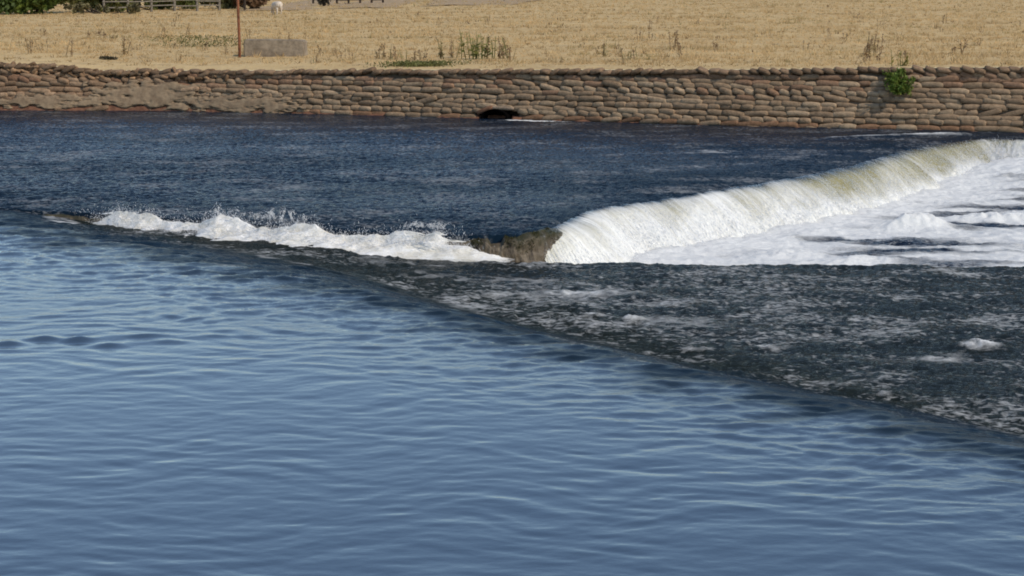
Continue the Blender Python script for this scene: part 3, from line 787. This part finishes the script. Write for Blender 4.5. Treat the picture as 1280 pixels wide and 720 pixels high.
# ------------------------------------------------------------------ plants in the field
def weed_mesh(seed, h, w, nst, leaf, col, brown, up=.35):
    rr = np.random.default_rng(seed)
    V, F, C_ = [], [], []
    def quad(a, b, c_, d, cl):
        i = len(V); V.extend([a, b, c_, d]); F.append((i, i + 1, i + 2, i + 3)); C_.extend([cl] * 4)
    for s_ in range(nst):
        b0 = np.array([rr.normal(0, w * .28), rr.normal(0, w * .2), -.03]); hh_ = h * rr.uniform(.55, 1.1)
        ln = np.array([rr.normal(0, .18), rr.normal(0, .18), 1.]); tip = b0 + ln * hh_
        th = rr.uniform(.006, .011) * (1 + h); bn = rr.random() < brown
        sc = np.array([.32, .22, .12]) if bn else np.array(col) * .8
        for ax in (np.array([th, 0, 0]), np.array([0, th, 0])):
            quad(b0 - ax, b0 + ax, tip + ax * .3, tip - ax * .3, sc)
        for q in range(leaf):
            f = rr.uniform(.12, 1.0); p = b0 + (tip - b0) * f
            a = rr.uniform(0, 6.28); L = rr.uniform(.07, .17) * (1.25 - .8 * f) * (.6 + h * .6)
            dv = np.array([math.cos(a), math.sin(a), up + rr.normal(0, .25)]) * L
            sd = np.array([-math.sin(a), math.cos(a), rr.normal(0, .3)]) * L * .22
            g = rr.uniform(.7, 1.35)
            cl = (np.array([.35, .24, .13]) if bn else np.array(col)) * g
            quad(p, p + dv * .5 + sd, p + dv, p + dv * .5 - sd, cl)
        if bn:
            for q in range(10):
                p = tip + np.array([rr.normal(0, .02), rr.normal(0, .02), -rr.uniform(0, .3) * h]); s2 = .02
                quad(p + [-s2, 0, 0], p + [0, -s2, .01], p + [s2, 0, 0], p + [0, s2, .02], np.array([.15, .085, .045]) * rr.uniform(.7, 1.3))
    return mesh_np('weed_plant', np.array(V), np.array(F), False, {'col': np.array(C_)})
GREEN = (.27, .27, .085); OLIVE = (.33, .285, .12); DULL = (.36, .265, .13)
# x, y, height, width, stems, leaves, colour, share of brown stems, label
WEEDS = [
    (-1.15, 56.4, .95, 1.1, 16, 30, GREEN, .15, 'tallest bushy green weed clump in the dry grass above the drain outlet'),
    (-.35, 56.4, .70, .7, 7, 16, GREEN, .25, 'leaning green weed just right of the tallest clump'),
    (-2.25, 56.8, .62, .35, 5, 16, OLIVE, .2, 'narrow upright green weed left of the tallest clump'),
    (-1.85, 57.6, .62, .35, 5, 14, OLIVE, .3, 'slim green weed between the narrow weed and the tallest clump'),
    (-2.9, 55.8, .42, .5, 6, 14, DULL, .4, 'short dull weed near the low green patch by the wall'),
    (-3.55, 56.0, .45, .45, 6, 12, OLIVE, .5, 'short olive weed left of the low green patch'),
    (-4.1, 56.3, .55, .5, 7, 12, DULL, .6, 'brownish weed group end nearest the concrete block'),
    (-.1, 55.1, .55, .35, 4, 10, DULL, .6, 'thin brown weed right of the tallest green clump'),
    (2.9, 57.0, .50, .35, 4, 10, OLIVE, .5, 'thin upright weed standing alone in the middle of the field'),
    (3.8, 55.5, .42, .7, 6, 10, OLIVE, .5, 'low spread weed right of the field centre near the wall'),
    (5.2, 55.2, .75, .25, 3, 10, DULL, .8, 'tall single brown stalk right of the field centre'),
    (11.3, 56.5, .6, .6, 7, 12, DULL, .5, 'brownish weed clump in the field above and left of the wall bush'),
    (12.2, 59.5, .8, .8, 8, 12, DULL, .6, 'wide brown weed clump high in the field above the wall bush'),
    (14.6, 57.4, .55, .4, 4, 10, DULL, .6, 'small brown weed right of the wall bush in the field'),
    (5.7, 62., .7, .5, 5, 9, DULL, .8, 'dark brown dock stalks in the right half of the field'),
    (-13.2, 60.5, .62, .5, 5, 12, DULL, .8, 'reddish brown stalks at the left of the field'),
    (10.75, 48.9, .42, .35, 7, 14, (.24, .22, .05), 0, 'small yellow green sprig on the field edge right above the wall bush'),
]
for i, (x, y, h, w, ns, nl, col, bn, lab) in enumerate(WEEDS):
    o = link('weed_plant', weed_mesh(300 + i, h, w, ns, nl, col, bn), M_LEAF, None, (x, y, float(field_z(x, y))))
    tag(o, lab, 'weed', 'weeds in the dry field')
# smaller stalks scattered in the grass: a kind nobody could tell apart
pts = []
r = np.random.default_rng(44)
protos = [weed_mesh(400 + i, r.uniform(.3, .6), .3, 3, 8, DULL if i % 2 else OLIVE, .6) for i in range(6)]
for i in range(70):
    y = 50 * (110 / 50) ** r.random(); x = r.uniform(-1, 1) * .30 * y
    if y - yW(np.clip(x, -33, 33)) < 2.5: continue
    o = bpy.data.objects.new('dry_stalk', protos[i % 6]); COL.objects.link(o)
    if not protos[i % 6].materials: protos[i % 6].materials.append(M_LEAF)
    o.location = (x, y, float(field_z(x, y))); o.rotation_euler = (0, 0, r.uniform(0, 6.28)); s = r.uniform(.6, 1.15); o.scale = (s, s, s)
    tag(o, 'small brownish stalk scattered in the dry grass', 'weed', 'small dry stalks scattered over the field')
# low green patch by the wall
r = np.random.default_rng(45)
pp = np.stack([-2.75 + r.normal(0, .55, 1500), 53.0 + r.normal(0, .35, 1500), np.zeros(1500)], -1)
pp[:, 2] = field_z(pp[:, 0], pp[:, 1]) + r.uniform(0, .13, 1500)
link('ground_plant', leaf_mesh('ground_plant', pp, .05, np.array([.15, .15, .045])[None] * r.uniform(.6, 1.3, (1500, 1)), 6), M_LEAF)
tag(bpy.data.objects['ground_plant'], 'low spreading green plant on the field edge just above the wall', 'plant')
# green patch left
pp = np.stack([-11.5 + r.normal(0, .9, 900), 66 + r.normal(0, .4, 900), np.zeros(900)], -1)
pp[:, 2] = field_z(pp[:, 0], pp[:, 1]) + r.uniform(0, .4, 900)
tag(link('ground_plant', leaf_mesh('ground_plant', pp, .05, np.array([.17, .16, .055])[None] * r.uniform(.6, 1.3, (900, 1)), 7), M_LEAF),
    'thin greenish patch of plants in the field left of the concrete block', 'plant')
# dark flat clump on the left
pp = np.stack([-13.1 + np.clip(r.normal(0, .14, 260), -.26, .26), 57.6 + np.clip(r.normal(0, .1, 260), -.18, .18), np.zeros(260)], -1)
pp[:, 2] = field_z(pp[:, 0], pp[:, 1]) + r.uniform(0, .09, 260)
tag(link('ground_plant', leaf_mesh('ground_plant', pp, .05, np.array([.06, .05, .025])[None] * r.uniform(.6, 1.3, (260, 1)), 8), M_LEAF),
    'small dark flat clump in the straw left of the rusty post', 'plant')

# bush growing out of the wall
bush = empty('bush', (12.0, 46.35, 1.2))
tag(bush, 'bright green bush growing out of the sandbag wall', 'bush')
r = np.random.default_rng(46)
bp = Vector((float(wpos(10.2, 1.05)[0][0]), float(wpos(10.2, 1.05)[0][1]), 1.05)); bush.location = bp
def tube(bm, pts, rads, n=7):
    rs = []
    for i, p in enumerate(pts):
        p = Vector(p); d = (Vector(pts[min(i + 1, len(pts) - 1)]) - Vector(pts[max(i - 1, 0)])).normalized()
        a = d.orthogonal().normalized(); b_ = d.cross(a)
        rs.append([bm.verts.new(p + (a * math.cos(2 * math.pi * k / n) + b_ * math.sin(2 * math.pi * k / n)) * rads[i]) for k in range(n)])
    for A, B in zip(rs, rs[1:]):
        for k in range(n): bm.faces.new((A[k], A[(k + 1) % n], B[(k + 1) % n], B[k]))
    bm.faces.new(rs[0][::-1]); bm.faces.new(rs[-1])
bm = bmesh.new(); lv, lc = [], []
for s_ in range(16):
    tip = Vector((r.normal(0, .19), -.24 + r.normal(0, .13), r.uniform(-.12, .46)))
    if s_ == 0: tip = Vector((0.02, -.12, .52))
    mid = tip * .5 + Vector((0, -.08, .03))
    tube(bm, [(0, .12, -.05), mid, tip], [.012, .008, .003], 5)
    for q in range(75):
        f = r.uniform(.3, 1.08); p = (mid * (1 - f) + tip * f) if f > .4 else mid * f * 2
        p = np.array(p) + r.normal(0, .05, 3); lv.append(p); g = r.uniform(.55, 1.4)
        lc.append(np.array([.13, .19, .03]) * g if r.random() < .8 else np.array([.2, .22, .04]) * g)
me = bpy.data.meshes.new('stem'); bm.to_mesh(me); bm.free(); link('stem', me, M_DARKWOOD, bush)
link('leaves', leaf_mesh('leaves', np.array(lv), .045, np.array(lc), 9, .9), M_LEAF, bush)

# ------------------------------------------------------------------ post, block, sheep, fence, hedges
def gz(x, y): return float(field_z(x, y))
bm = bmesh.new()
tube(bm, [(0, 0, -.3), (0.01, 0, .5), (0, 0, 1.3), (-.02, 0, 2.75)], [.046, .046, .044, .043], 12)
me = bpy.data.meshes.new('rusty_post'); bm.to_mesh(me); bm.free()
for p in me.polygons: p.use_smooth = True
px_, py_ = -8.96, 58.3
post = link('rusty_post', me, M_RUST, None, (px_, py_, gz(px_, py_)))
tag(post, 'slim rusty brown metal post standing at the left end of the concrete block', 'post')

bm = bmesh.new()
bmesh.ops.create_cube(bm, size=1)
bmesh.ops.scale(bm, vec=(2.02, .62, .80), verts=bm.verts)
bmesh.ops.bevel(bm, geom=bm.edges[:], offset=.035, segments=2, affect='EDGES')
bmesh.ops.subdivide_edges(bm, edges=bm.edges[:], cuts=5, use_grid_fill=True)
for q in bm.verts:
    n_ = float(fbm(np.array(q.co.x * 2.5 + q.co.y), np.array(q.co.z * 2.5 - q.co.y), 3, 231))
    q.co += q.co.normalized() * .03 * n_
    if q.co.x > .8 and q.co.z > .05: q.co.z -= .05 * (q.co.x - .8) * 3 * (1 + n_)
me = bpy.data.meshes.new('concrete_block'); bm.to_mesh(me); bm.free()
blk = link('concrete_block', me, M_BLOCK, None, (-7.84, 58.9, gz(-7.84, 58.9) + .16)); blk.rotation_euler = (0, 0, math.radians(-4))
tag(blk, 'low weathered grey concrete block lying in the dry grass beside the rusty post', 'concrete block')

# sheep seen from behind, grazing
def blob_mesh(name, parts, voxel):
    bm = bmesh.new()
    for (c, s, rot) in parts:
        m = Matrix.Translation(c) @ Matrix.Rotation(rot, 4, 'Y') @ Matrix.Diagonal((*s, 1))
        bmesh.ops.create_icosphere(bm, subdivisions=3, radius=1, matrix=m)
    me = bpy.data.meshes.new(name); bm.to_mesh(me); bm.free()
    o = bpy.data.objects.new(name + '_tmp', me); COL.objects.link(o)
    md = o.modifiers.new('r', 'REMESH'); md.mode = 'VOXEL'; md.voxel_size = voxel
    sm = o.modifiers.new('s', 'SMOOTH'); sm.iterations = 3; sm.factor = .5
    dg = bpy.context.evaluated_depsgraph_get(); dg.update()
    res = bpy.data.meshes.new_from_object(o.evaluated_get(dg)); res.name = name
    bpy.data.objects.remove(o); bpy.data.meshes.remove(me)
    for p in res.polygons: p.use_smooth = True
    return res
parts = [((0, 0, .52), (.46, .25, .24), 0), ((-.22, 0, .55), (.26, .25, .23), 0), ((.28, 0, .52), (.24, .22, .22), 0),
         ((.50, 0, .44), (.17, .12, .13), .7), ((.64, 0, .30), (.14, .085, .09), 1.0), ((.74, 0, .16), (.12, .065, .07), 1.1),
         ((.60, .11, .36), (.03, .08, .03), 0), ((.60, -.11, .36), (.03, .08, .03), 0), ((-.48, 0, .48), (.05, .05, .14), 0)]
for sx, sy in ((-.28, .13), (-.28, -.13), (.28, .11), (.28, -.11)):
    dx = -.04 if sx < 0 else 0
    parts += [((sx, sy, .34), (.09, .075, .16), 0), ((sx + dx, sy, .20), (.042, .042, .12), 0), ((sx + dx * .5, sy, .09), (.034, .034, .10), 0), ((sx + .015, sy, .015), (.045, .036, .03), 0)]
me = blob_mesh('sheep', parts, .022)
shp = link('sheep', me, M_WOOL, None, (-14.7, 111.5, gz(-14.7, 111.5) + .03))
shp.rotation_euler = (0, 0, math.radians(122)); shp.scale = (1.05,) * 3
tag(shp, 'white sheep seen from behind grazing in the far dry field', 'sheep')

# timber fence far left
def box(bm, c, s, rz=0):
    m = Matrix.Translation(c) @ Matrix.Rotation(rz, 4, 'Z') @ Matrix.Diagonal((*s, 1))
    g = bmesh.ops.create_cube(bm, size=1, matrix=m)
    bmesh.ops.bevel(bm, geom=list({e for v_ in g['verts'] for e in v_.link_edges}), offset=.012, segments=1, affect='EDGES')
def bmobj(name, fn, mat, parent=None):
    bm = bmesh.new(); fn(bm); me = bpy.data.meshes.new(name); bm.to_mesh(me); bm.free()
    return link(name, me, mat, parent)
def fence(A, B, n, h, lab, mat, rails=(.75, .4), seed=1):
    rr = random.Random(seed)
    A = Vector(A); B = Vector(B); root = empty('timber_fence', (A.x, A.y, gz(A.x, A.y)))
    tag(root, lab, 'fence')
    ang = math.atan2(B.y - A.y, B.x - A.x)
    P_ = [A.lerp(B, i / (n - 1)) for i in range(n)]
    loc = [Vector((p.x - A.x, p.y - A.y, gz(p.x, p.y) - gz(A.x, A.y))) for p in P_]
    for p in loc:
        hh_ = h * rr.uniform(.85, 1.12)
        bmobj('post', lambda bm: box(bm, p + Vector((0, 0, hh_ / 2 - .1)), (.15, .13, hh_ + .2), ang + rr.uniform(-.1, .1)), mat, root)
    for a, b in zip(loc, loc[1:]):
        for rz_ in rails:
            m_ = (a + b) / 2; L = (b - a).length
            def f(bm):
                g = bmesh.ops.create_cube(bm, size=1, matrix=Matrix.Translation(m_ + Vector((0, -.1, rz_ * h + rr.uniform(-.04, .04)))) @ Matrix.Rotation(ang, 4, 'Z') @ Matrix.Rotation(-math.atan2(b.z - a.z, L), 4, 'Y') @ Matrix.Diagonal((L + .12, .04, .075, 1)))
            bmobj('rail', f, mat, root)
fence((-26.8, 117), (-20.2, 123), 6, .95, 'grey timber post and rail fence in front of the green shrubs', M_WOOD)
fence((-16.5, 148), (-11.0, 152), 7, .8, 'distant dark rail fence across the bare strip behind the sheep', M_DARKWOOD, seed=4)
bm = bmesh.new(); tube(bm, [(0, 0, -.2), (0, 0, .35), (.02, 0, .75)], [.1, .09, .085], 8)
me = bpy.data.meshes.new('fence_post'); bm.to_mesh(me); bm.free()
tag(link('fence_post', me, M_DARKWOOD, None, (-18.6, 124, gz(-18.6, 124))), 'short dark post standing alone between the rusty post and the sheep', 'post')

def shrub(x, y, h, w, d, n, col, lab, size=.20, seed=1, cat='shrub', group='shrubs along the far left field edge'):
    rr = np.random.default_rng(seed)
    root = empty('shrub', (x, y, gz(x, y))); tag(root, lab, cat, group)
    nc = 26
    cs = np.stack([rr.uniform(-.5, .5, nc) * w, rr.uniform(-.5, .5, nc) * d, rr.uniform(.12, .88, nc) ** .8 * h], -1)
    rad = rr.uniform(.22, .42, nc) * min(w, h)
    k = rr.integers(0, nc, n); dv = rr.normal(0, 1, (n, 3)); dv /= np.linalg.norm(dv, axis=1)[:, None]
    P_ = cs[k] + dv * rad[k][:, None] * (rr.random((n, 1)) ** .4); P_[:, 2] = np.abs(P_[:, 2]) + .05
    sh = rr.uniform(.6, 1.35, nc)[k][:, None] * rr.uniform(.7, 1.3, (n, 1))
    link('leaves', leaf_mesh('leaves', P_, size, np.array(col)[None] * sh, seed + 1, 1.0), M_LEAF, root)
    def f(bm):
        for q in range(4): tube(bm, [(rr.normal(0, .1), rr.normal(0, .1), -.1), tuple(cs[q] * .5), tuple(cs[q])], [.06, .045, .015], 6)
    bmobj('stem', f, M_DARKWOOD, root)
shrub(-34.0, 114, 3.2, 4.2, 2.5, 5200, (.075, .11, .022), 'dense dark green shrub in the top left corner', seed=51)
shrub(-30.6, 114.5, 3.0, 3.6, 2.5, 4600, (.11, .15, .03), 'bright green shrub beside the dark one in the top left corner', seed=52)
shrub(-27.9, 118.5, 2.1, 4.2, 2, 3600, (.20, .205, .07), 'olive straggly shrub at the left end of the timber fence', seed=53)
shrub(-24.9, 125, 2.2, 6, 2, 4200, (.16, .18, .05), 'mid green shrub behind the middle of the timber fence', seed=54)
shrub(-21.0, 129, 1.8, 5, 2, 3200, (.19, .18, .075), 'dull green shrub behind the right end of the timber fence', seed=55)
shrub(-18.9, 128, .9, 2.2, 1.5, 900, (.20, .12, .065), 'reddish brown low shrub left of the rusty post top', seed=56)
shrub(-14.6, 138, .7, .75, .5, 420, (.035, .03, .02), 'small dark thistle clump right of the sheep', size=.09, seed=57, group=None)
shrub(-26.5, 115.4, .55, 5.0, .8, 1500, (.19, .165, .08), 'pale tall weeds at the foot of the shrubs', size=.1, seed=58)

# dark pointed rock at the right edge of the pool
bm = bmesh.new()
bmesh.ops.create_icosphere(bm, subdivisions=4, radius=1)
for q in bm.verts:
    n_ = float(fbm(np.array(q.co.x * 1.6 + q.co.z), np.array(q.co.y * 1.6 - q.co.z), 4, 241))
    q.co *= 1 + .35 * n_
    q.co.x *= .55; q.co.y *= .28; q.co.z *= .22
    if q.co.x < 0: q.co.z *= .45 + .0; q.co.y *= .6
me = bpy.data.meshes.new('rock'); bm.to_mesh(me); bm.free()
for p in me.polygons: p.use_smooth = True
tag(link('rock', me, M_ROCK, None, (13.15, 43.0, ZP + .12)), 'dark pointed rock poking out of the foam at the right end of the fall', 'rock')

# ------------------------------------------------------------------ light, sky, camera
SUN = Vector((.86, -.58, .95)).normalized()
sun = bpy.data.lights.new('sun', 'SUN'); sun.energy = 2.95; sun.angle = math.radians(.5); sun.color = (1, .89, .74)
so = bpy.data.objects.new('sun', sun); COL.objects.link(so)
so.rotation_euler = (-SUN).to_track_quat('-Z', 'Y').to_euler()
w = bpy.data.worlds.new('World'); SC.world = w; w.use_nodes = True
nt = w.node_tree; bg = nt.nodes['Background']
sky = nt.nodes.new('ShaderNodeTexSky'); sky.sky_type = 'NISHITA'; sky.sun_disc = False
sky.sun_elevation = math.asin(SUN.z); sky.sun_rotation = math.atan2(SUN.x, SUN.y)
sky.air_density = 1.0; sky.dust_density = .2; sky.ozone_density = 1.3
nt.links.new(sky.outputs[0], bg.inputs[0]); bg.inputs[1].default_value = .15

cam = bpy.data.cameras.new('camera'); co = bpy.data.objects.new('camera', cam); COL.objects.link(co)
F_PX = 2200.
cam.sensor_width = 36; cam.lens = F_PX / 1280 * 36; cam.clip_end = 6000; cam.clip_start = .1
co.location = (0, 0, 4.15); co.rotation_euler = (math.pi / 2 - math.atan(397 / F_PX), 0, 0)
SC.camera = co
SC.view_settings.view_transform = 'Standard'; SC.view_settings.look = 'None'; SC.view_settings.exposure = 0
SC.cycles.filter_width = 1.8; SC.cycles.max_bounces = 6; SC.cycles.sample_clamp_indirect = 6; SC.cycles.sample_clamp_direct = 12
